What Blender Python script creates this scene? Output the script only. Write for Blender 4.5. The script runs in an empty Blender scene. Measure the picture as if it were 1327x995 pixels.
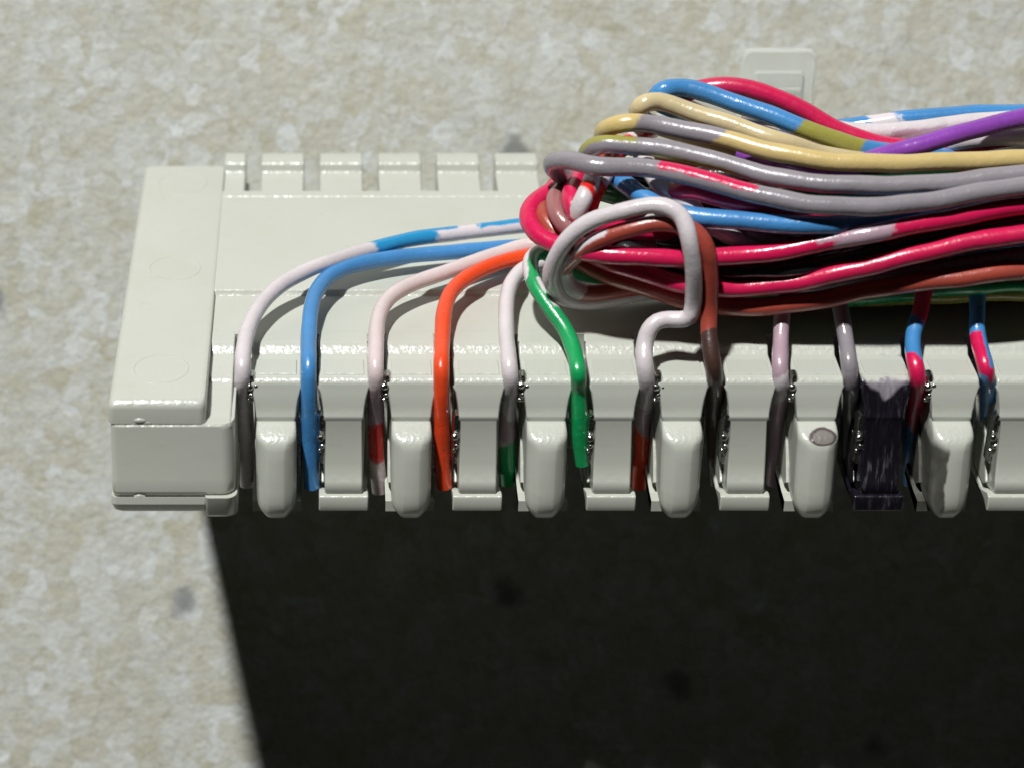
import bpy, bmesh, math, random
import numpy as np
from mathutils import Matrix, Vector
random.seed(7); rng = np.random.default_rng(7)

# ------------------------------------------------------------------ frame of the place
# The block is drawn in its own frame, in units of one terminal pitch (4 mm):
# X along the row of teeth, Y towards its back, Z up from its face.
# It rests on its rear lower edge on the floor and leans up towards the viewer.
S = 0.004
TILT = math.radians(60)
REAR_Y, BOTTOM_Z = 4.78, -1.8
lift = (REAR_Y*math.sin(TILT) - BOTTOM_Z*math.cos(TILT))*S
T = Matrix.Translation((0, 0, lift)) @ Matrix.Rotation(-TILT, 4, 'X')

sc = bpy.context.scene
col = sc.collection

# ------------------------------------------------------------------ camera
F_PX, CX, CY, IW, IH = 3092.0, 421.0, 497.5, 1327.0, 995.0
ELEV = math.radians(30)
CAM = np.array([1.22, -32.9, 17.3])
FW = np.array([0, math.cos(ELEV), -math.sin(ELEV)])
RT = np.array([1.0, 0, 0])
UP = np.array([0, math.sin(ELEV), math.cos(ELEV)])
cam_d = bpy.data.cameras.new('camera')
cam = bpy.data.objects.new('camera', cam_d); col.objects.link(cam); sc.camera = cam
cam_d.sensor_width = 36; cam_d.lens = 36*F_PX/IW
cam_d.shift_x = (IW/2 - CX)/IW
cam_d.clip_start = 0.005; cam_d.clip_end = 10
cam_d.dof.use_dof = True; cam_d.dof.focus_distance = 36.2*S; cam_d.dof.aperture_fstop = 44
m = Matrix((( RT[0], UP[0], -FW[0], CAM[0]*S), (RT[1], UP[1], -FW[1], CAM[1]*S), (RT[2], UP[2], -FW[2], CAM[2]*S), (0, 0, 0, 1)))
cam.matrix_world = T @ m

# ------------------------------------------------------------------ light: one desk lamp, dim room
world = bpy.data.worlds.new('World'); sc.world = world; world.use_nodes = True
bg = world.node_tree.nodes['Background']
bg.inputs[0].default_value = (1.0, 0.97, 0.90, 1); bg.inputs[1].default_value = 0.009
LDIR = Vector((-0.262, -0.325, 1.0)).normalized()
ld = bpy.data.lights.new('desk_lamp', 'AREA'); ld.shape = 'DISK'; ld.size = 0.050
ld.energy = 11.2; ld.color = (1.0, 0.985, 0.955)
lamp = bpy.data.objects.new('desk_lamp', ld); col.objects.link(lamp)
lpos = Vector((5*S, 0, 0)) + LDIR*0.9
lamp.matrix_world = T @ (Matrix.Translation(lpos) @ LDIR.to_track_quat('Z', 'Y').to_matrix().to_4x4())
sc.view_settings.view_transform = 'Standard'; sc.view_settings.look = 'None'
sc.view_settings.exposure = 0; sc.view_settings.gamma = 1

# ------------------------------------------------------------------ helpers
def ray(px, py): return FW + RT*(px-CX)/F_PX - UP*(py-CY)/F_PX
def at_z(px, py, z):
    v = ray(px, py); return CAM + v*((z-CAM[2])/v[2])
def at_y(px, py, y):
    v = ray(px, py); return CAM + v*((y-CAM[1])/v[1])
AXIS = at_z(1000, 275, 1.5)
AX_DEPTH = (AXIS-CAM) @ FW
def at_d(px, py, d): return CAM + ray(px, py)*(AX_DEPTH-d)
def at_s(px, py, o):
    yc = 275 - 0.05*max(0, px-1000)
    t = (py-yc)/84
    return at_d(px, py, math.sqrt(max(0.05, 1.45**2-t*t)) + o)
KIND = {'z': at_z, 'y': at_y, 'd': at_d, 's': at_s}

def smooth(me, ang=0.6):
    for p in me.polygons: p.use_smooth = True
    me.set_sharp_from_angle(angle=ang)
def mesh(name, verts, faces, mat, parent=None, bevel=0, seg=3, ang=0.6, limit=30):
    me = bpy.data.meshes.new(name)
    me.from_pydata([tuple(float(c)*S for c in v) for v in verts], [], faces)
    bm = bmesh.new(); bm.from_mesh(me); bmesh.ops.recalc_face_normals(bm, faces=bm.faces); bm.to_mesh(me); bm.free()
    smooth(me, ang)
    if mat: me.materials.append(mat)
    o = bpy.data.objects.new(name, me); col.objects.link(o)
    if parent is not None: o.parent = parent
    else: o.matrix_world = T
    if bevel:
        b = o.modifiers.new('bevel', 'BEVEL'); b.width = bevel*S; b.segments = seg
        b.limit_method = 'ANGLE'; b.angle_limit = math.radians(limit); b.harden_normals = True
        b.miter_outer = 'MITER_ARC'
    return o
def copy_part(o, parent, x):
    c = o.copy(); col.objects.link(c); c.parent = parent; c.location = (o.location.x + x*S, o.location.y, o.location.z)
    return c
def box(x0, x1, y0, y1, z0, z1):
    v = [(x, y, z) for x in (x0, x1) for y in (y0, y1) for z in (z0, z1)]
    return v, [(0,1,3,2), (4,6,7,5), (0,4,5,1), (2,3,7,6), (0,2,6,4), (1,5,7,3)]
def extrude_x(prof, x0, x1):
    """prof: closed list of (y,z) or (y,z,half-width) ; half width overrides x0,x1 about their middle."""
    n = len(prof); v = []; xm = (x0+x1)/2
    for s in (-1, 1):
        for p in prof:
            x = xm + s*p[2] if len(p) > 2 else (x0 if s < 0 else x1)
            v.append((x, p[0], p[1]))
    f = [tuple(range(n)), tuple(range(2*n-1, n-1, -1))]
    f += [(i, (i+1) % n, n+(i+1) % n, n+i) for i in range(n)]
    return v, f
def rrect(x0, x1, y0, y1, r, seg=5):
    """rounded rectangle outline in two coordinates; r = one radius or four (x0y0, x1y0, x1y1, x0y1)"""
    rs = r if isinstance(r, (tuple, list)) else (r,)*4
    out = []
    for (cx, cy, a0, q) in ((x0+rs[0], y0+rs[0], 180, rs[0]), (x1-rs[1], y0+rs[1], 270, rs[1]), (x1-rs[2], y1-rs[2], 0, rs[2]), (x0+rs[3], y1-rs[3], 90, rs[3])):
        for k in range(seg+1):
            a = math.radians(a0+90*k/seg); out.append((cx+q*math.cos(a), cy+q*math.sin(a)))
    return out
def loft(rings):
    n = len(rings[0]); v = [p for r in rings for p in r]; f = []
    for k in range(len(rings)-1):
        for i in range(n):
            j = (i+1) % n; f.append((k*n+i, k*n+j, (k+1)*n+j, (k+1)*n+i))
    f.append(tuple(range(n-1, -1, -1))); f.append(tuple((len(rings)-1)*n+i for i in range(n)))
    return v, f
def merge(*parts):
    v, f = [], []
    for pv, pf in parts:
        o = len(v); v += list(pv); f += [tuple(i+o for i in q) for q in pf]
    return v, f
def ball(c, r, sx=1, sy=1, sz=1):
    bm = bmesh.new(); bmesh.ops.create_icosphere(bm, subdivisions=2, radius=1)
    v = [(c[0]+p.co.x*r*sx, c[1]+p.co.y*r*sy, c[2]+p.co.z*r*sz) for p in bm.verts]
    bm.verts.index_update(); f = [tuple(x.index for x in q.verts) for q in bm.faces]; bm.free()
    return v, f
def tag(o, label, cat, group=None):
    o['label'] = label; o['category'] = cat
    if group: o['group'] = group
    return o

# ------------------------------------------------------------------ materials
class NT:
    def __init__(s, name):
        s.m = bpy.data.materials.new(name); s.m.use_nodes = True; s.t = s.m.node_tree
        s.b = s.t.nodes['Principled BSDF']; s.o = s.t.nodes['Material Output']
    def n(s, typ, **kw):
        q = s.t.nodes.new(typ)
        for k, v in kw.items(): setattr(q, k, v)
        return q
    def link(s, a, b): s.t.links.new(a, b)
    def math(s, op, a, b=None, clamp=False):
        q = s.n('ShaderNodeMath', operation=op); q.use_clamp = clamp
        for i, x in enumerate((a, b)):
            if x is None: continue
            if isinstance(x, (int, float)): q.inputs[i].default_value = x
            else: s.link(x, q.inputs[i])
        return q.outputs[0]
    def step(s, x, lo, hi):
        q = s.n('ShaderNodeMapRange'); q.interpolation_type = 'SMOOTHSTEP'
        s.link(x, q.inputs[0]); q.inputs[1].default_value = lo; q.inputs[2].default_value = hi
        return q.outputs[0]
    def mix(s, fac, a, b, mode='MIX'):
        q = s.n('ShaderNodeMix', data_type='RGBA', blend_type=mode)
        for i, x in ((0, fac), (6, a), (7, b)):
            if isinstance(x, (int, float)): q.inputs[i].default_value = x
            elif isinstance(x, tuple): q.inputs[i].default_value = (*x[:3], 1)
            else: s.link(x, q.inputs[i])
        return q.outputs[2]
    def noise(s, vec, scale, detail=3, rough=.55, dist=0):
        q = s.n('ShaderNodeTexNoise'); q.inputs['Scale'].default_value = scale; q.inputs['Detail'].default_value = detail
        q.inputs['Roughness'].default_value = rough; q.inputs['Distortion'].default_value = dist
        if vec is not None: s.link(vec, q.inputs['Vector'])
        return q.outputs[0]
    def bump(s, h, strength, dist):
        q = s.n('ShaderNodeBump'); q.inputs['Strength'].default_value = strength; q.inputs['Distance'].default_value = dist*S
        s.link(h, q.inputs['Height']); s.link(q.outputs[0], s.b.inputs['Normal']); return q
    def coord(s, name='Object', scale=1/S):
        q = s.n('ShaderNodeTexCoord'); v = s.n('ShaderNodeVectorMath', operation='SCALE')
        s.link(q.outputs[name], v.inputs[0]); v.inputs['Scale'].default_value = scale
        return v.outputs[0]
    def xyz(s, vec):
        q = s.n('ShaderNodeSeparateXYZ'); s.link(vec, q.inputs[0]); return q.outputs

CREAM = (0.500, 0.524, 0.475)
def plastic(name, stain=None, colour=CREAM):
    t = NT(name); v = t.coord()
    big = t.noise(v, 0.7, 3)
    base = t.mix(t.step(big, .3, .75), colour, tuple(c*k for c, k in zip(colour, (.965, .96, .935))))
    sp = t.n('ShaderNodeTexVoronoi'); sp.inputs['Scale'].default_value = 2.3; t.link(v, sp.inputs['Vector'])
    dot = t.math('MULTIPLY', t.math('LESS_THAN', sp.outputs['Distance'], .04), t.step(t.noise(v, 1.1), .58, .62))
    base = t.mix(t.math('MULTIPLY', dot, .6), base, (.16, .14, .10))
    sc_ = t.n('ShaderNodeVectorMath', operation='MULTIPLY'); t.link(v, sc_.inputs[0]); sc_.inputs[1].default_value = (1.2, 3.5, 3.5)
    base = t.mix(t.math('MULTIPLY', t.step(t.noise(sc_.outputs[0], 1.4, 5, .7), .56, .72), .16), base, (.33, .31, .24))
    rough = t.math('ADD', t.math('MULTIPLY', big, .10), .24)
    if stain: base, rough = stain(t, v, base, rough)
    t.link(base, t.b.inputs['Base Color']); t.link(rough, t.b.inputs['Roughness'])
    t.b.inputs['Specular IOR Level'].default_value = 1.0
    # moulded edges are slightly rippled, the flats are smooth
    g = t.n('ShaderNodeNewGeometry'); vt = t.n('ShaderNodeVectorTransform', vector_type='NORMAL', convert_from='WORLD', convert_to='OBJECT')
    t.link(g.outputs['Normal'], vt.inputs[0]); nz = t.xyz(vt.outputs[0])[2]
    edge = t.math('MULTIPLY', t.math('SUBTRACT', 1, t.step(nz, .93, .99)), t.step(nz, .3, .6))
    amp = t.math('ADD', t.math('MULTIPLY', edge, .42), .03)
    t.bump(t.math('MULTIPLY', t.noise(v, 10, 2), amp), .7, .045)
    return t.m
M_PLAST = plastic('cream_plastic')

def ink_all(t, v, base, rough):            # black marker ink over the front of a tooth
    x, y, z = t.xyz(v)
    vs = t.n('ShaderNodeVectorMath', operation='MULTIPLY'); t.link(v, vs.inputs[0]); vs.inputs[1].default_value = (9, 2, 1.6)
    st = t.noise(vs.outputs[0], 1.6, 4, .6)
    zz = t.math('ADD', z, t.math('MULTIPLY', t.math('SUBTRACT', t.noise(v, 4.5, 4), .5), .22))
    xx = t.math('ABSOLUTE', t.math('SUBTRACT', x, .5))
    lim = t.math('SUBTRACT', t.math('MULTIPLY', xx, .75), .47)     # the ink climbs higher at the tooth's sides
    mask = t.step(t.math('SUBTRACT', lim, zz), -.02, .07)
    worn = t.math('MULTIPLY', t.step(st, .50, .66), t.step(t.noise(v, 2.2, 3), .45, .65))
    mask = t.math('MULTIPLY', mask, t.math('SUBTRACT', 1, t.math('MULTIPLY', worn, .35)))
    ink = t.mix(t.step(st, .40, .8), (.007, .006, .010), (.020, .016, .026))
    wash = t.math('MULTIPLY', t.step(t.math('MULTIPLY', zz, -1), .21, .27), t.math('ADD', t.math('MULTIPLY', t.step(st, .3, .6), .35), .45))
    b = t.mix(wash, base, (.17, .13, .21))
    return t.mix(mask, b, ink), t.math('SUBTRACT', rough, t.math('MULTIPLY', mask, .05))
def ink_side(t, v, base, rough):           # smear over the left half of a finger
    x, y, z = t.xyz(v)
    xx = t.math('ADD', x, t.math('MULTIPLY', t.math('SUBTRACT', t.noise(v, 4, 3), .5), .12))
    mask = t.math('SUBTRACT', 1, t.step(xx, .385, .425))
    zz = t.math('ADD', z, t.math('MULTIPLY', t.math('SUBTRACT', t.noise(v, 3, 3), .5), .2))
    mask = t.math('MULTIPLY', mask, t.math('SUBTRACT', 1, t.step(zz, -1.16, -1.02)))
    return t.mix(t.math('MULTIPLY', mask, t.math('ADD', t.math('MULTIPLY', t.noise(v, 5, 4), .25), .75)), base, (.032, .029, .025)), rough
def ink_ring(t, v, base, rough):           # round grey rub mark on top of a finger
    x, y, z = t.xyz(v)
    dx = t.math('DIVIDE', t.math('SUBTRACT', x, .56), .20); dz = t.math('DIVIDE', t.math('ADD', z, .955), .08)
    r = t.math('SQRT', t.math('ADD', t.math('MULTIPLY', dx, dx), t.math('MULTIPLY', dz, dz)))
    r = t.math('ADD', r, t.math('MULTIPLY', t.math('SUBTRACT', t.noise(v, 6, 3), .5), .35))
    ring = t.math('MULTIPLY', t.step(r, .70, .86), t.math('SUBTRACT', 1, t.step(r, .96, 1.12)))
    fill = t.math('MULTIPLY', t.math('SUBTRACT', 1, t.step(r, .75, 1.05)), .75)
    b = t.mix(fill, base, (.11, .085, .085)); return t.mix(t.math('MULTIPLY', ring, .9), b, (.06, .04, .045)), rough
M_INK = plastic('cream_plastic_black_ink', ink_all)
M_SMEAR = plastic('cream_plastic_smear', ink_side)
M_RING = plastic('cream_plastic_ring_mark', ink_ring)

t = NT('tin_contact'); v = t.coord(); M_TIN = t.m
t.b.inputs['Base Color'].default_value = (.62, .62, .60, 1); t.b.inputs['Metallic'].default_value = 1
t.link(t.math('ADD', t.math('MULTIPLY', t.noise(v, 14), .2), .12), t.b.inputs['Roughness']); t.bump(t.noise(v, 16, 3), .6, .03)

t = NT('clear_plastic'); v = t.coord(); M_CLEAR = t.m
t.b.inputs['Base Color'].default_value = (.97, 1, .98, 1); t.b.inputs['Transmission Weight'].default_value = .68
t.b.inputs['Roughness'].default_value = .26; t.b.inputs['IOR'].default_value = 1.3; t.bump(t.noise(v, 5, 2), .3, .02)

def floor_material():
    t = NT('speckled_floor'); v0 = t.coord('Object')
    wob = t.n('ShaderNodeTexNoise'); wob.inputs['Scale'].default_value = 2.2; wob.inputs['Detail'].default_value = 3; wob.inputs['Roughness'].default_value = .6; t.link(v0, wob.inputs['Vector'])
    off = t.n('ShaderNodeVectorMath', operation='MULTIPLY_ADD'); t.link(wob.outputs['Color'], off.inputs[0]); off.inputs[1].default_value = (.55, .42, 0); t.link(v0, off.inputs[2])
    v = off.outputs[0]
    A = t.n('ShaderNodeTexVoronoi'); A.inputs['Scale'].default_value = 2.5; t.link(v, A.inputs['Vector'])
    B = t.n('ShaderNodeTexVoronoi'); B.inputs['Scale'].default_value = 4.7; t.link(v, B.inputs['Vector'])
    E = t.n('ShaderNodeTexVoronoi'); E.feature = 'DISTANCE_TO_EDGE'; E.inputs['Scale'].default_value = 2.5; t.link(v, E.inputs['Vector'])
    def ramp(fac, stops):
        q = t.n('ShaderNodeValToRGB'); e = q.color_ramp
        while len(e.elements) < len(stops): e.elements.new(.5)
        for k, (p, c) in enumerate(stops): e.elements[k].position = p; e.elements[k].color = (*c, 1)
        t.link(fac, q.inputs[0]); return q.outputs[0]
    ra = t.xyz(A.outputs['Color'])[0]; rb = t.xyz(B.outputs['Color'])[1]
    stops = [(0, (.435, .415, .305)), (.14, (.475, .46, .365)), (.4, (.51, .505, .435)), (.65, (.535, .545, .495)), (.85, (.575, .595, .56)), (1, (.66, .69, .675))]
    c = t.mix(.42, ramp(ra, stops), ramp(rb, stops))
    big = t.noise(v0, .5, 3, .6); c = t.mix(t.math('MULTIPLY', t.step(big, .42, .75), .5), c, (.455, .465, .42))
    mid = t.noise(v, 1.3, 3, .6); c = t.mix(t.math('MULTIPLY', t.step(mid, .54, .74), .35), c, (.60, .62, .595))
    c = t.mix(t.math('MULTIPLY', t.step(mid, .46, .28), .30), c, (.44, .41, .30))
    joint = t.math('MULTIPLY', t.math('SUBTRACT', 1, t.step(E.outputs[0], .0, .06)), t.step(t.noise(v0, 1.7, 2), .42, .6))
    c = t.mix(t.math('MULTIPLY', joint, .42), c, (.33, .31, .23))
    vn = t.math('ABSOLUTE', t.math('SUBTRACT', t.noise(v, 3.2, 3, .6), .5))
    c = t.mix(t.math('MULTIPLY', t.math('SUBTRACT', 1, t.step(vn, .0, .022)), .40), c, (.31, .29, .21))
    vd = t.n('ShaderNodeVectorMath', operation='MULTIPLY_ADD'); t.link(wob.outputs['Color'], vd.inputs[0]); vd.inputs[1].default_value = (.5, .4, 0); t.link(v0, vd.inputs[2])
    D = t.n('ShaderNodeTexVoronoi'); D.inputs['Scale'].default_value = .40; t.link(vd.outputs[0], D.inputs['Vector'])
    chip = t.math('MULTIPLY', t.math('SUBTRACT', 1, t.step(D.outputs['Distance'], .06, .15)), t.math('GREATER_THAN', t.xyz(D.outputs['Color'])[2], .35))
    c = t.mix(t.math('MULTIPLY', chip, .75), c, (.13, .135, .13))
    c = t.mix(1.0, c, (.86, .88, .915), 'MULTIPLY')
    t.link(c, t.b.inputs['Base Color']); t.b.inputs['Roughness'].default_value = .6; t.b.inputs['Specular IOR Level'].default_value = .25
    t.bump(t.noise(v0, 5, 3), .4, .10)
    return t.m
M_FLOOR = floor_material()

# ------------------------------------------------------------------ floor
me = bpy.data.meshes.new('floor'); L = .8
me.from_pydata([(-L, -L, 0), (L, -L, 0), (L, L, 0), (-L, L, 0)], [], [(0, 1, 2, 3)]); me.materials.append(M_FLOOR)
floor = bpy.data.objects.new('floor', me); col.objects.link(floor); floor['kind'] = 'structure'

# ------------------------------------------------------------------ terminal block
block = bpy.data.objects.new('terminal_block', None); col.objects.link(block); block.matrix_world = T
block.empty_display_size = .005
tag(block, 'long cream plastic wiring block with a row of notched teeth, propped on its rear edge', 'terminal block')
NT_ = 17                                   # teeth built (the row runs on past the right of the picture)
XR = NT_ + .4
Z1, Z2 = -.09, -.205
yz = lambda py, z: (at_z(421, py, z)[1], z)
yy = lambda py, y: (y, at_y(421, py, y)[2])

# housing slab: face plate with the front step
Y_SLOT = yz(433, Z1)[0]
hp = [(3.56, -1.8), (3.56, 0), (3.36, 0), (3.345, -.012), (3.33, 0), (.03, 0), (.005, -.004), (-.015, -.016), (-.04, Z1+.03), (-.06, Z1+.01), (-.09, Z1), (Y_SLOT, Z1), (Y_SLOT, -1.75)]
mesh('housing', *extrude_x(hp, -.8, XR), M_PLAST, block, ang=.35)

# rear tabs between the rear notches
tabp = [(3.50, -1.78), (3.50, .004), (4.20, .004), (4.235, .010), (4.26, .026), (4.275, .05), (4.29, .12), (4.305, .15), (4.335, .175), (4.375, .185), (4.67, .185), (4.73, .17), (4.76, .12), (4.77, .03), (4.77, -1.79)]
tab0 = None
for k in range(NT_):
    if tab0 is None: tab0 = mesh('rear_tab', *extrude_x(tabp, .135, .865), M_PLAST, block, bevel=.035, limit=40)
    else: copy_part(tab0, block, k)
mesh('rear_tab', *extrude_x(tabp, -.49, -.135), M_PLAST, block, bevel=.03, limit=40)

# end of the block: upper shell over lower shell
def shell(x0, x1, y0, y1, z0, z1, rc, top_r, draft=.0, flare=0):
    rings = []
    n = 6
    zs = [(z0, 0)]
    for k in range(n+1):
        a = math.pi/2*k/n
        zs.append((z1-top_r+top_r*math.sin(a), top_r*(1-math.cos(a))))
    for z, ins in zs:
        dr = draft*(z-z0)
        rings.append([(x, y, z) for x, y in rrect(x0+ins+dr*.3, x1-ins*.15, y0+ins+dr, y1-ins, rc)])
    return loft(rings)
mesh('upper_shell', *shell(-1.905, -.49, -3.50, 4.62, -.335, .018, .10, .13, draft=.12), M_PLAST, block, ang=.5)
lower = []
def shell_ring(py, y, o, x1, r):
    return [(x, q, at_y(200, py, y)[2]) for x, q in rrect(-1.865-o, x1, y, 4.6, r)]
for py, y, o in ((641.5, -3.62, 0), (637, -3.668, .006), (624, -3.652, .006), (621, -3.642, .002), (557, -3.522, .0), (552.5, -3.512, -.002), (549.5, -3.49, -.012), (547.5, -3.45, -.03)):
    lower.append(shell_ring(py, y, o, -.085, (.09, .2, .05, .05)))
mesh('lower_shell', *loft(lower), M_PLAST, block, ang=.5)
rim = []
for py, y, o in ((661.5, -3.58, -.05), (660, -3.64, .0), (653, -3.69, .028), (644, -3.67, .02), (642.5, -3.60, -.02)):
    rim.append(shell_ring(py, y, o, -.5, (.09, .05, .05, .05)))
mesh('bottom_rim', *loft(rim), M_PLAST, block, ang=.5)
foot = []
for py, y, o in ((668.5, -3.56, 0), (667, -3.64, 0), (655, -3.71, 0), (645, -3.73, 0), (642.8, -3.68, 0)):
    z = at_y(290, py, y)[2]
    foot.append([(x, q, z) for x, q in rrect(-.52, -.06, y, -1.2, (.05, .16, .02, .02))])
mesh('corner_foot', *loft(foot), M_PLAST, block, ang=.5)
for py, pz in ((545, None), (643, None)):
    yn = -3.488 if py < 600 else -3.645; p = at_y(181, py, yn)
    mesh('snap_nub', *merge(ball((p[0], yn, p[2]), .06, 1.5, .42, .75), ball((p[0]+.13, yn, p[2]-.03), .035, 1.9, .45, .45)), M_PLAST, block)
for px, py in ((208, 478), (226, 348), (236, 238)):          # ejector pin marks
    c = at_z(px, py, .018); v, f = [], []
    for k in range(40):
        a = 2*math.pi*k/40
        for r, z in ((.375, .015), (.39, .026), (.41, .026), (.425, .015)): v.append((c[0]+r*math.cos(a), c[1]+r*math.sin(a)*1.03, z))
    for k in range(40):
        j = (k+1) % 40
        for q in range(3): f.append((k*4+q, j*4+q, j*4+q+1, k*4+q+1))
    mesh('pin_mark', v, f, M_PLAST, block, ang=1)

# half tooth that joins the end to the row
def arc(y, z, r, a0, a1, n):
    """points along a fillet that starts at (y,z) where the surface normal has elevation a0 and turns to a1 (degrees)"""
    c0, s0 = math.cos(math.radians(a0)), math.sin(math.radians(a0))
    out = []
    for k in range(1, n+1):
        a = math.radians(a0+(a1-a0)*k/n); out.append((y-r*(math.cos(a)-c0), z+r*(math.sin(a)-s0)))
    return out
ya = yz(442, Z1+.006)[0]
top = [(Y_SLOT+.12, Z1+.006), (ya, Z1+.006)] + arc(ya, Z1+.006, .21, 90, 46, 7)
q = top[-1]; top.append((q[0]-.05, Z2+.008)); top.append((q[0]-.075, Z2))
yb = yz(486, Z2)[0]
top.append((yb, Z2)); top += arc(yb, Z2, .135, 90, 8, 8)
ht = top[:-3] + [(-3.0, top[-4][1]-.05), (-3.2, -.30), (-3.38, -.325), (-3.46, -.36), (-3.48, -.42), (-3.30, -.5), (Y_SLOT+.12, -.5)]
mesh('half_tooth', *extrude_x(ht, -.51, -.13), M_PLAST, block, bevel=.03, limit=62)

# the teeth: a straight kind with a plain column and a kind with a finger
YF = top[-1][0]
cap = [p+(.36 if i < 2 else .372,) for i, p in enumerate(top)]
cap += [yy(508, YF-.03)+(.355,), yy(517, YF-.058)+(.33,), yy(527, YF-.088)+(.31,), yy(536, YF-.112)+(.30,), yy(539, YF-.13)+(.297,), yy(541.5, YF-.135)+(.295,), yy(544, YF-.125)+(.292,)]
back = [(-1.55, -2.02, .28), (-1.55, -1.0, .28), (Y_SLOT+.12, -.75, .3)]
YC = YF-.122
colA = [yy(546, YC)+(.285,), yy(600, YC-.155)+(.283,), yy(622, YC-.215)+(.283,), yy(624, YC-.23)+(.283,), yy(636, YC-.255)+(.283,), yy(640, YC-.22)+(.283,), (YC+.1, -2.05, .282)]
colB = [yy(546, YC)+(.288,), yy(560, YC-.02)+(.288,), yy(600, YC-.02)+(.288,), yy(630, YC)+(.28,), (YC+.15, -2.05, .28)]
toothA = extrude_x(cap+colA+back, 0, 1); toothB = extrude_x(cap+colB+back, 0, 1)
def panel_mesh():                          # small raised pad on each cap
    a, b = yz(467, Z2)[0], yz(486, Z2)[0]
    return extrude_x([(a, Z2-.02), (a-.015, Z2+.022), (b+.015, Z2+.022), (b-.015, Z2-.02)], .5-.30, .5+.30)
def finger_mesh():
    rings = []
    #      image row, front Y, half width, chamfer 0..1
    st = [(547, -.03, .262, .1), (549, -.07, .280, .12), (556, -.16, .292, .18), (564, -.26, .297, .3), (571, -.335, .30, .5), (578, -.385, .30, .78), (586, -.415, .30, .95), (600, -.45, .30, 1), (640, -.535, .297, 1), (652, -.555, .292, 1), (659, -.55, .285, .95), (664, -.53, .262, .85), (668, -.49, .222, .7), (670.5, -.43, .17, .5)]
    yb = YC+.15
    for py, dy, hw, ch in st:
        y = YC+dy; z = at_y(421, py, y)[2]
        d = .035+.15*ch; fl = hw*(.93-.50*ch)
        half = [(hw, yb), (hw, y+d+.03), (hw*.985, y+d), ((hw*.985+fl)/2+.012*ch, y+d*.42), (fl, y+.012), (fl*.8, y+.002)]
        pts = [(.5-x, q) for x, q in half]+[(.5, y)]+[(.5+x, q) for x, q in half[::-1]]
        rings.append([(x, min(q, yb-.001*i if i < 7 else yb-.001*(13-i)), z) for i, (x, q) in enumerate(pts)])
    return loft(rings)
def base_mesh(lip):
    w = .37
    p = [(-1.5, -1.3), (YC+1.12, -1.02), (YC+1.0, -1.02), yy(600, YC+.72), yy(630, YC+.24)]
    if lip: p += [yy(637, YC-.2), yy(643, YC-.30), yy(655, YC-.335), yy(662, YC-.31)]
    else: p += [yy(645, YC-.02), yy(656, YC-.12), yy(662, YC-.13)]
    p += [(-2.7, -2.16), (-1.5, -2.16)]
    v, f = extrude_x(p, .5-w, .5+w)
    # thin inner fin standing a little proud on the left of the wedge
    fin = extrude_x([(YC+1.05, -.80), (YC+.86, -.80), (YC+.30, -1.55), (YC+.06, -1.95), (YC+.2, -2.05), (YC+1.05, -2.05)], .5-.335, .5-.285)
    return merge((v, f), fin)
groupA = {}
for k in range(NT_):
    strait = k % 2 == 1
    kind = 'A' if strait else 'B'
    mat = {9: M_INK, 8: M_RING}.get(k)
    if kind not in groupA:
        tooth = mesh('tooth', *(toothA if strait else toothB), M_PLAST, block, bevel=.03, limit=62, ang=.6)
        subs = [mesh('cap_pad', *panel_mesh(), M_PLAST, tooth, bevel=.01, seg=2),
                mesh('base_tooth', *base_mesh(strait), M_PLAST, tooth, bevel=.025, limit=62)]
        if not strait: subs.append(mesh('finger', *finger_mesh(), M_PLAST, tooth, ang=1.1))
        tooth.location.x = k*S
        groupA[kind] = (tooth, subs, k)
    else:
        src, ss, k0 = groupA[kind]
        tooth = copy_part(src, block, k-k0)
        subs = []
        for s in ss:
            c = s.copy(); col.objects.link(c); c.parent = tooth; subs.append(c)
    special = {9: M_INK, 8: M_RING, 10: M_SMEAR}.get(k)
    if special:
        for o in [tooth]+subs:
            o.data = o.data.copy(); o.data.materials.clear(); o.data.materials.append(special)
        tooth['label'] = {9: 'tooth blackened all over its front with marker ink', 8: 'tooth with a round grey rub mark on its finger', 10: 'tooth with a dark smear on its left side'}[k]

# wall added behind the slots to stop lamp light leaking through to the floor
mesh('slot_light_stop', *extrude_x([(YC+1.2, -.46), (YC+1.2, -1.70), (YC+1.14, -1.85), (YC+1.14, -2.02), (Y_SLOT+.02, -2.0), (Y_SLOT+.02, -.46)], -.3, XR-.02), M_PLAST, block)
# contacts beside the wires: low ones in odd slots, high ones in even slots
def prong(sx, y, z0, z1, w=.045):
    r = rrect(sx-w, sx+w, z0, z1, w*.9, 4)
    return loft([[(x, y+.16, z) for x, z in r], [(x, y+.02, z) for x, z in r], [(sx+(x-sx)*.6, y-.015, z) for x, z in r]])
for k in range(NT_):
    if k % 2: y, za, zb = YC+.03, at_y(421, 600, YC+.03)[2], at_y(421, 537, YC+.03)[2]; sx = k+.185
    else: y, za, zb = YC+.16, at_y(421, 520, YC+.16)[2], at_y(421, 486, YC+.16)[2]; sx = k+.14
    parts = [prong(sx, y, za, zb, .075 if k % 2 else .055), prong(k-.165, y+.08, za-.25, zb-.1)]
    zc = (za+zb)/2; j = lambda a: random.uniform(-a, a)
    parts += [ball((sx-.03+j(.01), y-.05, zc+.06+j(.02)), .062, 1, .8, 1), ball((sx+.065, y-.01, zc+.03+j(.03)), .045), ball((sx+j(.02), y-.04, zc-.09), .048), ball((sx-.04, y-.02, zc-.18), .036)]
    mesh('contact', *merge(*parts), M_TIN, block, ang=.8)

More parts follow.
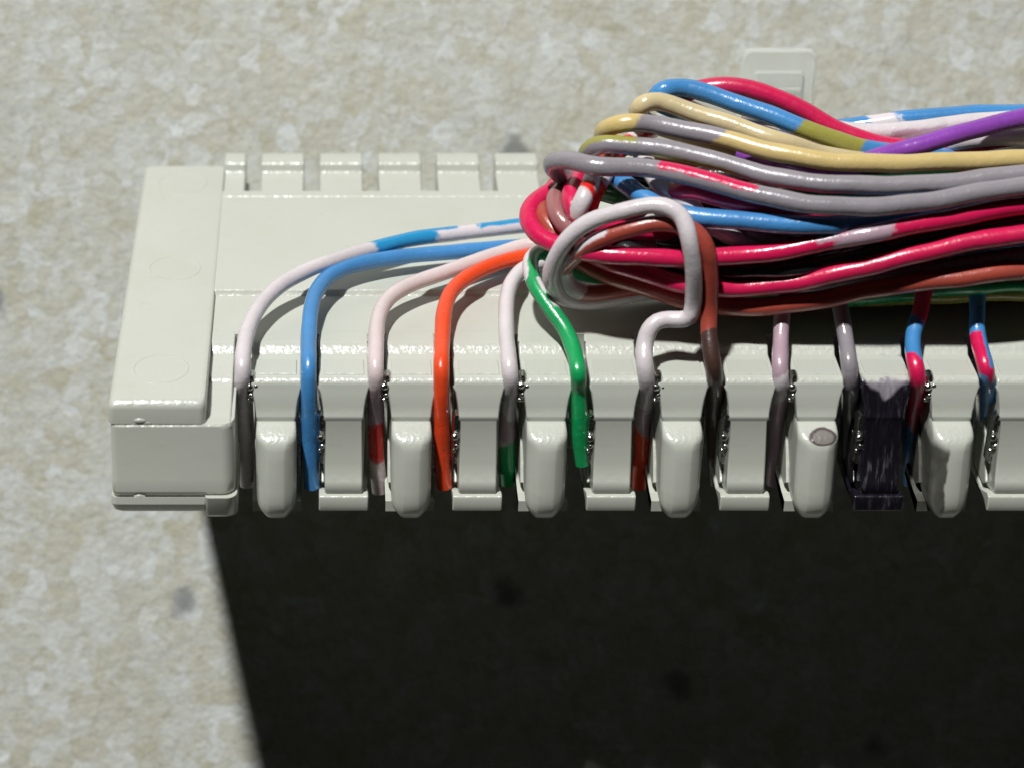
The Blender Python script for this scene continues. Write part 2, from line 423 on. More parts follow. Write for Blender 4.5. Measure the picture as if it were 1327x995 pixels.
# clear latch tab standing up behind the rear edge
lx0, lx1 = at_y(959, 100, 4.9)[0], at_y(1056, 100, 4.9)[0]
lz1 = at_y(1000, 64, 4.9)[2]
def plate(x0, x1, z0, z1, y0, y1, r):
    o = rrect(x0, x1, z0, z1, (.02, .02, r, r), 6)
    i = rrect(x0+.03, x1-.03, z0+.03, z1-.03, (.02, .02, r, r), 6)
    return loft([[(x, y1, z) for x, z in i], [(x, y1-.03, z) for x, z in o], [(x, y0+.03, z) for x, z in o], [(x, y0, z) for x, z in i]])
latch = mesh('latch_tab', *plate(lx0, lx1, -.4, lz1, 4.84, 4.98, .17), M_CLEAR, block, ang=.6)
mesh('latch_window', *plate(lx0+.2, lx1-.2, -.3, lz1-.36, 4.77, 4.835, .08), M_CLEAR, latch, ang=.6)
for py in (117, 127):
    z = at_y(1000, py, 4.75)[2]
    mesh('latch_rib', *box(lx0+.45, lx1-.25, 4.72, 4.768, z-.03, z+.03), M_CLEAR, latch, bevel=.012, seg=2)

# ------------------------------------------------------------------ wires
COL = dict(crimson=(.63, .010, .085), blue=(.055, .245, .56), sky=(.02, .27, .55), white=(.66, .61, .64), pinkwhite=(.68, .58, .58), orange=(.80, .065, .012),
           red=(.62, .018, .012), green=(.006, .33, .10), brown=(.36, .060, .040), darkbrown=(.06, .030, .024), grey=(.27, .25, .28), tan=(.60, .46, .19), paletan=(.60, .50, .29),
           olive=(.30, .29, .06), purple=(.25, .055, .42), black=(.014, .016, .018), mauve=(.34, .14, .14), pinkgrey=(.42, .30, .36), darkgreen=(.01, .09, .04))
R_W = .140
WIRES = []
def wire(label, colour, pts, bands=(), r=R_W, ext=None, name='insulated_wire', fixed=()):
    """pts: (px, py, kind, value); ext: the wire runs on to the right past the picture from its last (+1) or first (-1) point"""
    P = [KIND[k](px, py, val) for px, py, k, val in pts]
    fx = [k in 'yz' for _, _, k, _ in pts]
    off = 0
    for e in (ext if isinstance(ext, (list, tuple)) else [ext]):
        if e == 1:
            a, b = P[-2], P[-1]; d = (b-a)/np.linalg.norm(b-a); L0 = max(.5, 17.5-b[0])
            P.append(b + np.array([L0*.5, d[1]*L0*.3, d[2]*L0*.25])); P.append(b + np.array([L0, d[1]*L0*.35, d[2]*L0*.25])); fx += [False]*2
        if e == -1:
            a, b = P[1], P[0]; d = (b-a)/np.linalg.norm(b-a); L0 = max(.5, 17.5-b[0])
            P.insert(0, b + np.array([L0*.5, d[1]*L0*.3, d[2]*L0*.25])); P.insert(0, b + np.array([L0, d[1]*L0*.35, d[2]*L0*.25])); fx = [False]*2+fx; off += 2
    WIRES.append(dict(label=label, colour=colour, P=np.array(P), fx=fx, bands=[(a+off, b+off, c, *rest) for a, b, c, *rest in bands], r=r, name=name, uturn=isinstance(ext, tuple)))

def drop(pts_top, slot, lower):
    """last stretch of a wire down into its slot: from the top of the block over its front edge"""
    return pts_top + [(px, py, 'y', y) for px, py, y in lower]
RD = .121
# --- the wires pressed into the slots, left to right
wire('white wire with light blue bands running to the leftmost slot', 'white', drop(
    [(1250, 300, 'd', -.4), (950, 315, 'd', -.5), (800, 312, 'd', -.6), (735, 296, 'z', 0.51), (690, 292, 'z', 0.42), (640, 297, 'z', 0.39), (590, 303, 'z', 0.39), (540, 309, 'z', 0.41), (500, 318, 'z', 0.43), (450, 332, 'z', 0.44), (400, 350, 'z', 0.42), (362, 371, 'z', 0.35), (337, 397, 'z', 0.26), (322, 426, 'z', 0.17), (315.5, 455, 'z', .06), (314, 478, 'z', -.06)], 0,
    [(314, 500, YC+.20), (315, 540, YC+.5), (317, 590, YC+.6), (321, 628, YC+.6)]), [(3.9, 5.4, 'sky', .22, .17), (5.95, 7.1, 'sky', .25, .15), (6.5, 8.35, 'sky', -.05, .3)], r=RD, ext=-1)
wire('light blue wire running beside it to the second slot from the left', 'blue', drop(
    [(1250, 315, 'd', -.5), (950, 330, 'd', -.7), (800, 330, 'd', -.8), (735, 316, 'z', 0.27), (690, 318, 'z', 0.25), (600, 326, 'z', 0.28), (520, 333, 'z', 0.31), (466, 342, 'z', 0.33), (430, 356, 'z', 0.31), (411, 377, 'z', 0.26), (403, 402, 'z', 0.20), (400, 440, 'z', .06), (400, 472, 'z', -.03)], 1,
    [(400, 500, YC+.14), (401, 540, YC+.12), (402, 590, YC+.12), (404, 630, YC+.12)]), r=RD, ext=-1)
wire('pinkish white wire with a red band low in the third slot from the left', 'pinkwhite', drop(
    [(1250, 325, 'd', -.3), (950, 345, 'd', -.4), (800, 340, 'd', -.5), (735, 322, 'z', 0.49), (690, 317, 'z', 0.46), (640, 331, 'z', 0.39), (580, 352, 'z', 0.35), (532, 369, 'z', 0.31), (503, 388, 'z', 0.26), (490, 414, 'z', 0.17), (487, 450, 'z', .05), (487, 476, 'z', -.05)], 2,
    [(487, 500, YC+.20), (487, 540, YC+.40), (488, 590, YC+.45), (492, 636, YC+.45)]), [(13.05, 14.05, 'red', .0, .28), (11.9, 13.1, 'pinkgrey')], r=RD, ext=-1)
wire('orange red wire curving down into the fourth slot from the left', 'orange', drop(
    [(1250, 350, 'd', -.5), (950, 362, 'd', -.7), (800, 352, 'd', -.7), (735, 330, 'z', 0.36), (690, 332, 'z', 0.34), (650, 340, 'z', 0.34), (612, 356, 'z', 0.32), (587, 376, 'z', 0.29), (576, 402, 'z', 0.22), (573, 440, 'z', .07), (572, 472, 'z', -.03)], 3,
    [(572, 500, YC+.14), (572, 540, YC+.12), (573, 590, YC+.12), (576, 630, YC+.12)]), r=RD, ext=-1)
wire('white wire with a green end in the fifth slot from the left', 'white', drop(
    [(1250, 360, 'd', -.9), (950, 372, 'd', -.8), (800, 360, 'd', -.7), (735, 338, 'z', 0.30), (690, 344, 'z', 0.28), (667, 360, 'z', 0.28), (657, 386, 'z', 0.24), (656, 430, 'z', .12), (660, 474, 'z', -.04)], 4,
    [(662, 500, YC+.20), (658, 540, YC+.5), (657, 590, YC+.6), (659, 626, YC+.6)]), [(9.9, 10.62, 'pinkgrey'), (10.62, 14, 'green')], r=RD, ext=-1)
wire('green wire with a white stripe looping down to the sixth slot', 'green', drop(
    [(1250, 372, 'd', -.7), (950, 374, 'd', -.2), (860, 366, 'd', .0), (790, 360, 'd', -.2), (735, 350, 'd', -.1), (716, 333, 'z', .62), (700, 327, 'z', .75), (688, 338, 'z', .76), (692, 366, 'z', .66), (712, 398, 'z', .46), (733, 428, 'z', .24), (745, 460, 'z', .06), (749, 482, 'z', -.04)], 5,
    [(750, 505, YC+.14), (751, 540, YC+.12), (752, 575, YC+.12), (755, 600, YC+.12)]), [(6.2, 9.2, 'white', .17, .10)], r=RD, ext=-1)
wire('white wire looped over the bundle then hooked down into the seventh slot', 'white',
    [(1200, 352, 'd', -.6), (950, 368, 'd', -.3), (840, 380, 'd', .0), (770, 390, 'd', .0), (730, 384, 'd', .25), (715, 366, 'd', .62), (717, 340, 'd', .95), (733, 313, 'd', 1.25), (765, 289, 'd', 1.45), (805, 274, 'd', 1.60), (848, 266, 'd', 1.72), (878, 279, 'd', 1.78), (892, 312, 'd', 1.78), (898, 355, 'd', 1.48), (898, 392, 'd', 1.10), (889, 413, 'd', .98), (866, 413, 'd', .92), (845, 421, 'z', .48), (835, 446, 'z', .22), (835, 472, 'z', .02),
     (838, 500, 'y', YC+.20), (833, 540, 'y', YC+.7), (831, 590, 'y', YC+.8), (828, 630, 'y', YC+.8)], [(20.6, 21.4, 'pinkgrey'), (21.4, 26, 'orange')], r=.128, ext=-1)
wire('brown wire with a white stripe looped beside the white one, ending in the eighth slot', 'brown',
    [(1200, 345, 'd', -.7), (950, 355, 'd', -.5), (830, 372, 'd', .1), (768, 380, 'd', .25), (741, 374, 'd', .4), (730, 355, 'd', .62), (743, 335, 'd', 1.02), (777, 310, 'd', 1.32), (822, 296, 'd', 1.50), (862, 290, 'd', 1.56), (897, 300, 'd', 1.56), (914, 328, 'd', 1.48), (918, 365, 'd', 1.2), (917, 398, 'd', .98), (917, 424, 'd', .96), (920, 450, 'd', 1.02), (924, 476, 'z', -.03),
     (926, 500, 'y', YC+.30), (926, 540, 'y', YC+.75), (927, 590, 'y', YC+.75), (929, 625, 'y', YC+.75)], [(4.0, 7.3, 'white', .17, .15), (3.4, 5.25, 'white'), (14.15, 21, 'darkbrown')], r=.128, ext=-1)
wire('greyish white wire dropping from under the bundle to the ninth slot', 'pinkgrey',
    [(1300, 345, 'd', -.6), (1120, 350, 'd', -.5), (1050, 360, 'z', .75), (1020, 385, 'z', .62), (1014, 412, 'z', .36), (1012, 445, 'z', .10), (1011, 472, 'z', -.02), (1012, 500, 'y', YC+.20), (1008, 540, 'y', YC+.7), (1005, 590, 'y', YC+.8), (1003, 626, 'y', YC+.8)], [(6.4, 7.3, 'white')], r=RD, ext=-1)
wire('grey wire dropping from under the bundle between the ring marked tooth and inked tooth', 'grey',
    [(1350, 330, 'd', -.8), (1180, 345, 'd', -.7), (1110, 355, 'z', .85), (1088, 380, 'z', .62), (1091, 410, 'z', .36), (1096, 440, 'z', .12), (1100, 470, 'z', -.03), (1102, 500, 'y', YC+.30), (1103, 540, 'y', YC+.75), (1103, 590, 'y', YC+.75), (1104, 620, 'y', YC+.75)], [(3.6, 5.6, 'white', -.3, .09)], r=RD, ext=-1)
wire('blue wire with crimson bands dropping into the slot right of the inked tooth', 'blue',
    [(1420, 320, 'd', -.9), (1280, 335, 'd', -.8), (1220, 345, 'z', .95), (1199, 375, 'z', .66), (1193, 402, 'z', .42), (1184, 430, 'z', .20), (1183, 455, 'z', .06), (1187, 477, 'z', -.04), (1190, 500, 'y', YC+.20), (1184, 540, 'y', YC+.7), (1181, 590, 'y', YC+.8), (1180, 626, 'y', YC+.8)], [(1.5, 4.45, 'crimson'), (6.55, 9.3, 'crimson')], r=RD, ext=-1)
wire('blue wire with a slanting crimson band in the rightmost visible slot', 'blue',
    [(1480, 310, 'd', -.9), (1340, 330, 'd', -.8), (1285, 345, 'z', .95), (1268, 375, 'z', .66), (1266, 405, 'z', .40), (1266, 430, 'z', .18), (1271, 455, 'z', .05), (1277, 475, 'z', -.04), (1280, 500, 'y', YC+.30), (1280, 540, 'y', YC+.75), (1281, 590, 'y', YC+.75), (1282, 620, 'y', YC+.75)], [(5.2, 7.6, 'crimson', .22, .26)], r=RD, ext=-1)

# --- the bundle, from its upper outline down
wire('crimson wire arching along the very top of the bundle', 'crimson',
    [(1330, 215, 'd', -.7), (1100, 205, 'd', -.5), (960, 165, 'd', -.45), (895, 140, 'd', -.35), (885, 124, 'd', -.05), (915, 113, 'd', .05), (952, 113, 'd', .1), (1000, 125, 'd', .1), (1045, 145, 'd', .1), (1085, 167, 'd', .1), (1140, 186, 'd', .15), (1220, 194, 'd', .2), (1327, 187, 'd', .2)], ext=(-1, 1))
wire('light blue wire with an olive band along the top of the bundle', 'blue',
    [(1330, 235, 'd', -.2), (1100, 225, 'd', -.1), (950, 170, 'd', -.1), (875, 142, 'd', .0), (852, 131, 'd', .15), (856, 118, 'd', .35), (885, 115, 'd', .25), (930, 126, 'd', .3), (985, 144, 'd', .45), (1035, 162, 'd', .58), (1075, 177, 'd', .6), (1113, 190, 'd', .55), (1160, 198, 'd', .4), (1240, 205, 'd', .2), (1327, 205, 'd', .0)], [(9.0, 11.05, 'olive')], ext=(-1, 1))
wire('pale tan wire with its bend just below the blue one at top', 'paletan',
    [(1330, 250, 'd', .0), (1080, 235, 'd', .0), (930, 185, 'd', .0), (855, 160, 'd', .2), (830, 148, 'd', .45), (832, 135, 'd', .7), (858, 132, 'd', .58), (905, 146, 'd', .62), (960, 165, 'd', .75), (1010, 183, 'd', .88), (1065, 199, 'd', .7), (1130, 210, 'd', .6), (1220, 215, 'd', .5), (1327, 215, 'd', .4)], ext=(-1, 1))
wire('golden tan wire with a grey band near its bend', 'tan',
    [(1330, 260, 'd', .3), (1080, 250, 'd', .3), (930, 210, 'd', .3), (830, 188, 'd', .4), (790, 178, 'd', .55), (786, 166, 'd', .8), (810, 158, 'd', 1.0), (850, 162, 'd', .88), (900, 172, 'd', .92), (955, 185, 'd', 1.05), (1010, 199, 'd', 1.2), (1080, 210, 'd', 1.33), (1160, 213, 'd', 1.36), (1240, 210, 'd', 1.36), (1327, 205, 'd', 1.36)], [(6.35, 8.6, 'grey')], ext=(-1, 1))
wire('upper grey wire with an olive streak and a hooked left bend', 'grey',
    [(1330, 280, 'd', .5), (1050, 275, 'd', .45), (900, 240, 'd', .4), (810, 222, 'd', .5), (772, 210, 'd', .6), (763, 197, 'd', .85), (782, 187, 'd', 1.1), (830, 190, 'd', 1.1), (885, 198, 'd', 1.15), (945, 213, 'd', 1.28), (1005, 229, 'd', 1.45), (1080, 239, 'd', 1.6), (1160, 241, 'd', 1.63), (1240, 236, 'd', 1.63), (1327, 224, 'd', 1.63)], [(5.2, 6.9, 'olive', .2, .14), (7.3, 9.2, 'olive', -.22, .10)], ext=(-1, 1))
wire('lower grey wire with a crimson streak, bending farthest out to the left', 'grey',
    [(1330, 300, 'd', .55), (1050, 300, 'd', .5), (880, 268, 'd', .5), (780, 245, 'd', .55), (735, 228, 'd', .6), (716, 212, 'd', .85), (733, 207, 'd', 1.15), (770, 216, 'd', 1.4), (825, 217, 'd', 1.35), (880, 225, 'd', 1.4), (935, 241, 'd', 1.52), (1000, 258, 'd', 1.7), (1065, 267, 'd', 1.82), (1140, 267, 'd', 1.84), (1220, 259, 'd', 1.8), (1327, 242, 'd', 1.75)], [(8.5, 10.6, 'crimson', .13, .13)], ext=(-1, 1))
wire('crimson wire showing as a sliver beneath the lower grey wire', 'crimson',
    [(815, 285, 'd', .3), (850, 258, 'd', .9), (890, 248, 'd', 1.2), (940, 258, 'd', 1.3), (1000, 271, 'd', 1.35), (1055, 281, 'd', 1.3), (1130, 283, 'd', 1.1), (1230, 275, 'd', .9), (1330, 262, 'd', .8)], ext=1)
wire('blue wire crossing the middle of the bundle below the grey ones', 'blue',
    [(782, 180, 'd', .0), (788, 210, 'd', .5), (812, 238, 'd', 1.0), (842, 262, 'd', 1.25), (880, 278, 'd', 1.35), (930, 285, 'd', 1.4), (990, 289, 'd', 1.4), (1050, 293, 'd', 1.4), (1110, 293, 'd', 1.35), (1180, 282, 'd', 1.2), (1327, 262, 'd', 1.0)], ext=1)
wire('white wire slanting down behind the white loop at the bundle middle', 'white',
    [(830, 180, 'd', .3), (842, 215, 'd', .8), (858, 243, 'd', 1.05), (888, 265, 'd', 1.1), (925, 293, 'd', 1.0), (960, 311, 'd', 1.0), (995, 322, 'd', .95), (1060, 330, 'd', .8), (1180, 320, 'd', .5), (1327, 300, 'd', .4)], ext=1)
wire('grey wire slanting beside the white one above the upper crimson wire', 'grey',
    [(890, 235, 'd', .5), (920, 270, 'd', .8), (960, 296, 'd', .95), (1000, 310, 'd', 1.0), (1040, 320, 'd', .9), (1120, 325, 'd', .6), (1327, 300, 'd', .1)], ext=1)
wire('reddish brown wire peeping out left of the middle blue wire', 'brown',
    [(840, 215, 'd', .4), (880, 245, 'd', .8), (930, 262, 'd', .95), (970, 270, 'd', .9), (1060, 285, 'd', .5), (1327, 280, 'd', .0)], ext=1)
wire('black wire lying above the middle blue wire', 'black',
    [(800, 235, 'd', .4), (850, 258, 'd', .7), (900, 272, 'd', 1.0), (950, 276, 'd', 1.1), (1010, 280, 'd', 1.0), (1100, 288, 'd', .5), (1327, 285, 'd', .1)], ext=1)
wire('upper crimson wire wrapping the left end of the bundle, with a pink grey band', 'crimson',
    [(790, 190, 'd', .0), (755, 222, 'd', .3), (718, 246, 'd', .55), (694, 262, 'd', .65), (686, 283, 'd', .75), (700, 305, 'd', .9), (735, 320, 'd', 1.05), (790, 331, 'd', 1.3), (860, 335, 'd', 1.38), (930, 333, 'd', 1.28), (1000, 327, 'd', 1.26), (1060, 317, 'd', 1.32), (1130, 303, 'd', 1.42), (1200, 289, 'd', 1.5), (1327, 268, 'd', 1.52)], [(10.95, 11.45, 'pinkgrey', .2, .22), (11.4, 12.3, 'pinkgrey')], ext=1)
wire('lower crimson wire below the black one, rising to the right', 'crimson',
    [(745, 270, 'd', .5), (738, 300, 'd', .7), (760, 325, 'd', .9), (800, 343, 'd', 1.05), (850, 359, 'd', 1.0), (900, 370, 'd', 1.0), (960, 373, 'd', .98), (1030, 367, 'd', 1.04), (1100, 351, 'd', 1.15), (1180, 331, 'd', 1.28), (1250, 316, 'd', 1.36), (1327, 304, 'd', 1.42)], ext=1)
wire('glossy black wire between the two crimson wires', 'black',
    [(760, 300, 'd', .4), (830, 330, 'd', .9), (900, 350, 'd', .95), (960, 350, 'd', 1.0), (1020, 347, 'd', 1.04), (1090, 335, 'd', 1.12), (1180, 313, 'd', 1.25), (1327, 287, 'd', 1.32)], ext=1)
wire('brown wire along the bottom outline of the bundle', 'brown',
    [(735, 225, 'd', .2), (715, 252, 'd', .45), (704, 275, 'd', .70), (716, 297, 'd', .75), (745, 330, 'd', .72), (775, 349, 'd', .68), (825, 367, 'd', .66), (880, 388, 'd', .64), (940, 397, 'd', .62), (1000, 396, 'd', .66), (1070, 387, 'd', .76), (1150, 372, 'd', .92), (1240, 360, 'd', 1.04), (1327, 351, 'd', 1.08)], ext=1)
wire('mauve wire curled at the left end inside the crimson wrap', 'mauve',
    [(775, 205, 'd', .0), (740, 235, 'd', .4), (722, 257, 'd', .80), (725, 280, 'd', .95), (745, 300, 'd', .95), (790, 312, 'd', .7), (900, 320, 'd', .4), (1327, 300, 'd', -.2)], ext=1)
wire('short crimson curl deepest inside the left end of the bundle', 'crimson',
    [(790, 205, 'd', .2), (755, 232, 'd', .6), (740, 252, 'd', .95), (744, 273, 'd', 1.05), (762, 290, 'd', 1.0), (820, 300, 'd', .7), (950, 305, 'd', .3), (1327, 290, 'd', -.3)], ext=1)
wire('white and red banded wire standing upright at the left of the bundle', 'white',
    [(800, 165, 'd', .0), (788, 195, 'd', .5), (770, 228, 'd', .95), (757, 255, 'd', 1.15), (748, 280, 'd', 1.05), (758, 310, 'd', .7), (850, 320, 'd', .3), (1327, 310, 'd', -.5)], [(2.55, 2.85, 'red'), (.6, 1.5, 'orange'), (3.6, 4.2, 'pinkwhite')], ext=1)
wire('red wire with white streaks beside the banded upright wire', 'red',
    [(850, 165, 'd', .1), (825, 177, 'd', .4), (798, 200, 'd', .7), (785, 225, 'd', .95), (772, 250, 'd', 1.0), (765, 280, 'd', .8), (790, 310, 'd', .4), (900, 320, 'd', .1), (1327, 320, 'd', -.7)], [(.8, 1.2, 'white', .2, .2), (2.75, 3.5, 'white', -.1, .16)], ext=1)
wire('dark grey wire showing right of the lower crimson wire', 'grey',
    [(900, 375, 'd', .0), (1050, 370, 'd', .2), (1130, 358, 'd', .6), (1200, 349, 'd', .92), (1260, 340, 'd', 1.02), (1327, 331, 'd', 1.08)], ext=1)
wire('green wire at the lower right edge of the bundle', 'green',
    [(960, 385, 'd', .0), (1100, 385, 'd', .2), (1200, 375, 'd', .3), (1270, 370, 'd', .48), (1327, 368, 'd', .55)], ext=1)
wire('dull olive wire lowest in the bundle at the right', 'olive',
    [(930, 385, 'd', .0), (1050, 388, 'd', .05), (1130, 384, 'd', .15), (1200, 382, 'd', .25), (1270, 380, 'd', .3), (1327, 379, 'd', .32)], ext=1)
wire('purple wire crossing over the tan one and climbing to the right edge', 'purple',
    [(960, 200, 'd', .3), (1010, 215, 'd', .9), (1060, 226, 'd', .95), (1100, 219, 'd', .75), (1150, 200, 'd', .7), (1200, 187, 'd', .75), (1255, 170, 'd', .75), (1327, 154, 'd', .7)], ext=1)
wire('white wire behind the arching crimson wire at upper right', 'white',
    [(960, 150, 'd', -.4), (1030, 158, 'd', -.3), (1085, 168, 'd', -.25), (1150, 171, 'd', -.2), (1230, 163, 'd', -.2), (1327, 155, 'd', -.2)], [(3.0, 3.9, 'pinkgrey', -.2, .2)], ext=1)
wire('light blue wire along the top edge at the far right', 'blue',
    [(1010, 170, 'd', -.9), (1090, 166, 'd', -.7), (1150, 157, 'd', -.55), (1230, 151, 'd', -.5), (1327, 147, 'd', -.5)], [(1.7, 2.2, 'white')], ext=1)
wire('white wire under the purple one at the right edge', 'white',
    [(1120, 205, 'd', -.2), (1200, 190, 'd', .1), (1270, 180, 'd', .3), (1327, 176, 'd', .35)], ext=1)
for i, (y, d, c, lb) in enumerate(((225, .7, 'black', 'black wire in the gap below the golden tan wire'), (255, .8, 'green', 'green wire buried between the two grey wires'), (310, .55, 'black', 'black wire in the shade under the middle blue wire'),
        (335, .35, 'blue', 'dark blue wire deep below the upper crimson wire'), (362, .05, 'darkgreen', 'dark green wire deep below the lower crimson wire'))):
    wire(lb, c, [(765+7*i, y-15, 'd', d-.3), (850, y+4, 'd', d-.05), (950, y+2, 'd', d), (1050, y, 'd', d), (1150, y-6, 'd', d), (1250, y-14, 'd', d), (1327, y-22, 'd', d)], ext=1)

# ---- sampling, and letting touching wires settle against each other
def catmull(P, t):
    n = len(P); i = np.clip(np.floor(t).astype(int), 0, n-2); u = (t-i)[:, None]
    g = lambda k: P[np.clip(k, 0, n-1)]
    p0, p1, p2, p3 = g(i-1), g(i), g(i+1), g(i+2)
    m1, m2 = (p2-p0)/2, (p3-p1)/2
    # limit overshoot where control points are unevenly spaced
    L = np.linalg.norm(p2-p1, axis=1)[:, None]
    for mm in (m1, m2):
        q = np.linalg.norm(mm, axis=1)[:, None]; mm *= np.minimum(1, 1.25*L/np.maximum(q, 1e-6))
    h = 2*u**3-3*u**2+1, u**3-2*u**2+u, -2*u**3+3*u**2, u**3-u**2
    return h[0]*p1+h[1]*m1+h[2]*p2+h[3]*m2
def resample(P, step):
    tt = np.linspace(0, len(P)-1, (len(P)-1)*40+1); q = catmull(P, tt)
    s = np.concatenate([[0], np.cumsum(np.linalg.norm(np.diff(q, axis=0), axis=1))])
    n = max(6, int(s[-1]/step)); return np.interp(np.linspace(0, s[-1], n), s, tt)
pts, own, frz, tpar, rad = [], [], [], [], []
for k, w in enumerate(WIRES):
    t = resample(w['P'], .16); p = catmull(w['P'], t); fx = np.interp(t, np.arange(len(w['fx'])), np.array(w['fx'], float))
    w['n0'] = sum(map(len, pts)); w['n1'] = w['n0']+len(t)
    pts.append(p); own += [k]*len(t); frz.append(fx); tpar.append(t); rad += [w['r']]*len(t)
X = np.vstack(pts); own = np.array(own); frz = np.concatenate(frz); tpar = np.concatenate(tpar); rad = np.array(rad); tocam = -FW
X0 = X.copy(); mov = 1-np.clip(frz, 0, 1)*.97; disp = np.zeros(len(X))
bxy = np.stack([X0 @ RT, X0 @ UP], 1)
ii, jj = [], []
for k in range(len(X)):
    dq = np.abs(bxy[k+1:]-bxy[k]).max(1) if k+1 < len(X) else np.zeros(0)
    c = np.nonzero((dq < .30) & (own[k+1:] != own[k]))[0]+k+1
    ii.append(np.full(len(c), k)); jj.append(c)
ii = np.concatenate(ii); jj = np.concatenate(jj)
perp = np.linalg.norm(bxy[ii]-bxy[jj], axis=1); need = np.sqrt(np.maximum(0, (rad[ii]+rad[jj]+.004)**2-perp**2)); ok = need > 0
ii, jj, need = ii[ok], jj[ok], need[ok]
dep0 = X0 @ tocam
sgn0 = np.sign(dep0[ii]-dep0[jj]); sgn0[sgn0 == 0] = 1
for it in range(160):
    dep = dep0+disp
    gap = (dep[ii]-dep[jj])*sgn0
    viol = np.maximum(0, need-gap)*sgn0*.30
    # the pair keeps the order it had unless it started far apart in depth
    wi, wj = mov[ii], mov[jj]; tot = np.maximum(wi+wj, 1e-3)
    push = np.zeros(len(X)); cnt = np.zeros(len(X))
    np.add.at(push, ii, viol*wi/tot); np.add.at(push, jj, -viol*wj/tot)
    a = np.abs(viol) > 1e-5; np.add.at(cnt, ii[a], 1); np.add.at(cnt, jj[a], 1)
    disp += push/np.maximum(1, cnt*.5)
    # stay above the face of the block
    P = X0+disp[:, None]*tocam
    over = (P[:, 1] > -1.8) & (P[:, 1] < 4.9) & (mov > .5)
    low = np.where(over, np.maximum(0, rad+.005-P[:, 2]), 0); disp += low/tocam[2]*.8
    for w in WIRES:
        a, b = w['n0'], w['n1']; q = disp[a:b]
        for _ in range(2): q[1:-1] = q[1:-1]*.5+(q[:-2]+q[2:])*.25
        disp[a:b] = q
X = X0+disp[:, None]*tocam
for w in WIRES:                            # hand-bent copper keeps small kinks
    a, b = w['n0'], w['n1']; n = b-a; kx = np.arange(n)
    for ax in (RT, UP):
        X[a:b] += (.010*np.sin(kx*random.uniform(.25, .5)+random.random()*6)+.006*np.sin(kx*random.uniform(.7, 1.1)+random.random()*6))[:, None]*ax*mov[a:b, None]

def tube(w):
    p = X[w['n0']:w['n1']]; t = tpar[w['n0']:w['n1']]; n = len(p)
    q = np.repeat(p, 1, axis=0)
    # refine
    tt = np.linspace(0, n-1, (n-1)*2+1); c = catmull(p, tt); tc = np.interp(tt, np.arange(n), t)
    tan = np.gradient(c, axis=0); tan /= np.linalg.norm(tan, axis=1)[:, None]
    K = 14; r = w['r']; verts = []; vang = []; prev = None
    for k in range(len(c)):
        nc = tocam-tan[k]*(tocam@tan[k]); q = np.linalg.norm(nc)
        nc = nc/q if q > .02 else np.cross(tan[k], UP)
        if prev is None: nv = nc
        else: nv = prev-tan[k]*(prev@tan[k])
        nv = nv/np.linalg.norm(nv); prev = nv; bv = np.cross(nv, tan[k])
        bc = np.cross(nc, tan[k])
        if bc@(UP-.3*RT) < 0: bc = -bc
        rr = r*(1+.018*math.sin(k*.37+w['n0'])+.012*math.sin(k*.91))
        for j in range(K):
            a = 2*math.pi*j/K; d = nv*math.cos(a)+bv*math.sin(a)
            verts.append(c[k]+rr*d); vang.append(math.atan2(d@bc, d@nc)/(2*math.pi))
    faces, uvs = [], []
    for k in range(len(c)-1):
        for j in range(K):
            j2 = (j+1) % K; q = (k*K+j, (k+1)*K+j, (k+1)*K+j2, k*K+j2); faces.append(q)
            v0 = vang[q[0]]
            for i in q:
                vv = vang[i]; vv += 1 if vv-v0 < -.5 else (-1 if vv-v0 > .5 else 0)
                uvs.append((tc[i//K], vv))
    # rounded-off cut ends
    for k, rev in ((0, 1), (len(c)-1, 0)):
        ring = [k*K+j for j in range(K)]; faces.append(tuple(ring[::-1] if rev else ring)); uvs += [(tc[k], 0)]*K
    me = bpy.data.meshes.new(w['name']); me.from_pydata([tuple(v*S) for v in verts], [], faces)
    uv = me.uv_layers.new(name='UVMap'); uv.data.foreach_set('uv', np.array(uvs, dtype=np.float32).ravel())
    bm = bmesh.new(); bm.from_mesh(me); bmesh.ops.recalc_face_normals(bm, faces=bm.faces); bm.to_mesh(me); bm.free()
    smooth(me, 1.0); return me

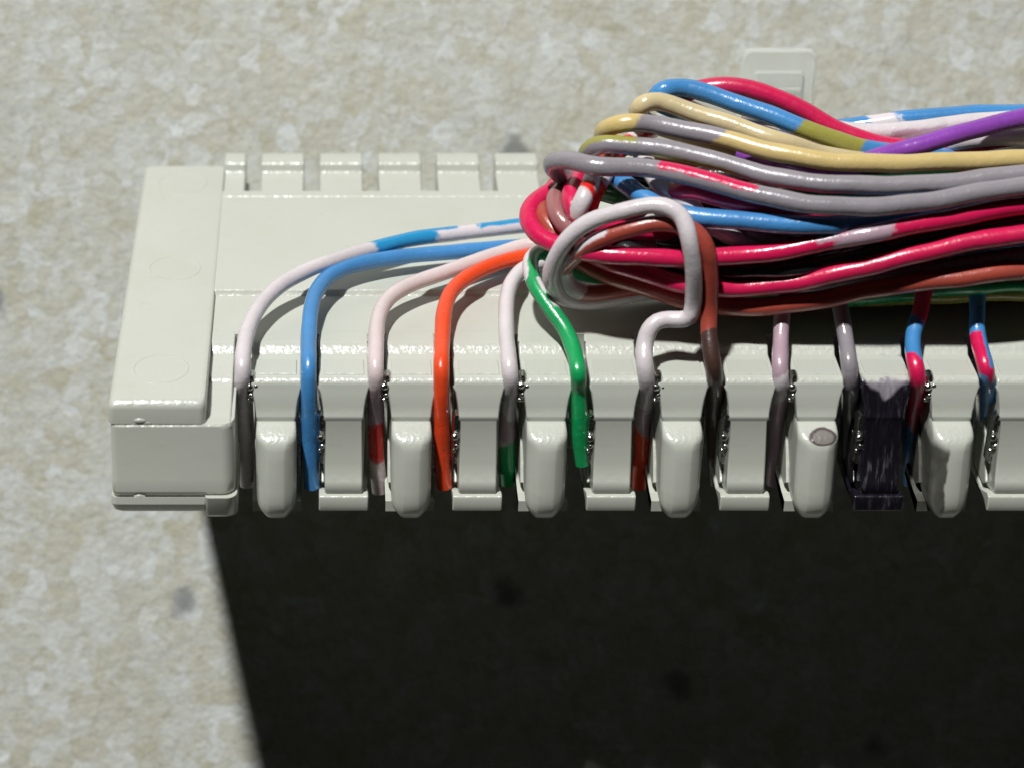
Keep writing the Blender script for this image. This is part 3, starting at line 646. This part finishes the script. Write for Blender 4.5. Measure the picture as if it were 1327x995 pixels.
def wire_material(w, idx):
    t = NT('pvc_'+w['colour']); v = t.coord(); base = COL[w['colour']]
    n1 = t.noise(v, 1.3, 3); c = t.mix(t.step(n1, .35, .75), base, tuple(x*.86+.006 for x in base))
    uvn = t.n('ShaderNodeUVMap'); uvn.uv_map = 'UVMap'; U, V, _ = t.xyz(uvn.outputs[0])
    if w['bands']:
        nz = t.math('MULTIPLY', t.math('SUBTRACT', t.noise(v, 6, 4, .65), .5), .55)
        n2 = t.math('MULTIPLY', t.math('SUBTRACT', t.noise(v, 5, 3, .6), .5), .12)
        un = t.math('ADD', U, nz); vn = t.math('ADD', V, n2)
        for a, b, cn, *ang in w['bands']:
            sl = random.uniform(.5, 1.1)*random.choice((-1, 1)); us = un if ang else t.math('ADD', un, t.math('MULTIPLY', V, sl))
            mk = t.math('MULTIPLY', t.step(us, a-.07, a+.07), t.math('SUBTRACT', 1, t.step(us, b-.07, b+.07)))
            if ang:
                dv = t.math('ABSOLUTE', t.math('SUBTRACT', vn, ang[0])); mk = t.math('MULTIPLY', mk, t.math('SUBTRACT', 1, t.step(dv, ang[1]-.03, ang[1]+.03)))
            c = t.mix(mk, c, COL[cn])
    dust = t.math('MULTIPLY', t.step(t.noise(v, 11, 5, .7), .60, .75), .10); c = t.mix(dust, c, (.5, .48, .45))
    t.link(c, t.b.inputs['Base Color'])
    t.link(t.math('ADD', t.math('MULTIPLY', t.noise(v, 8, 3), .2), random.uniform(.13, .24)), t.b.inputs['Roughness'])
    t.b.inputs['Specular IOR Level'].default_value = .85
    h = t.math('ADD', t.noise(v, 7, 3), t.math('MULTIPLY', t.noise(v, 26, 3), .35)); t.bump(h, .5, .018)
    return t.m
plain = {}
for i, w in enumerate(WIRES):
    key = None if w['bands'] else w['colour']
    mat = plain.get(key) if key else None
    if mat is None:
        mat = wire_material(w, i)
        if key: plain[key] = mat
    me = tube(w); me.materials.append(mat)
    o = bpy.data.objects.new(w['name'], me); col.objects.link(o); o.matrix_world = T
    tag(o, w['label'], 'wire', 'insulated wires of the block')
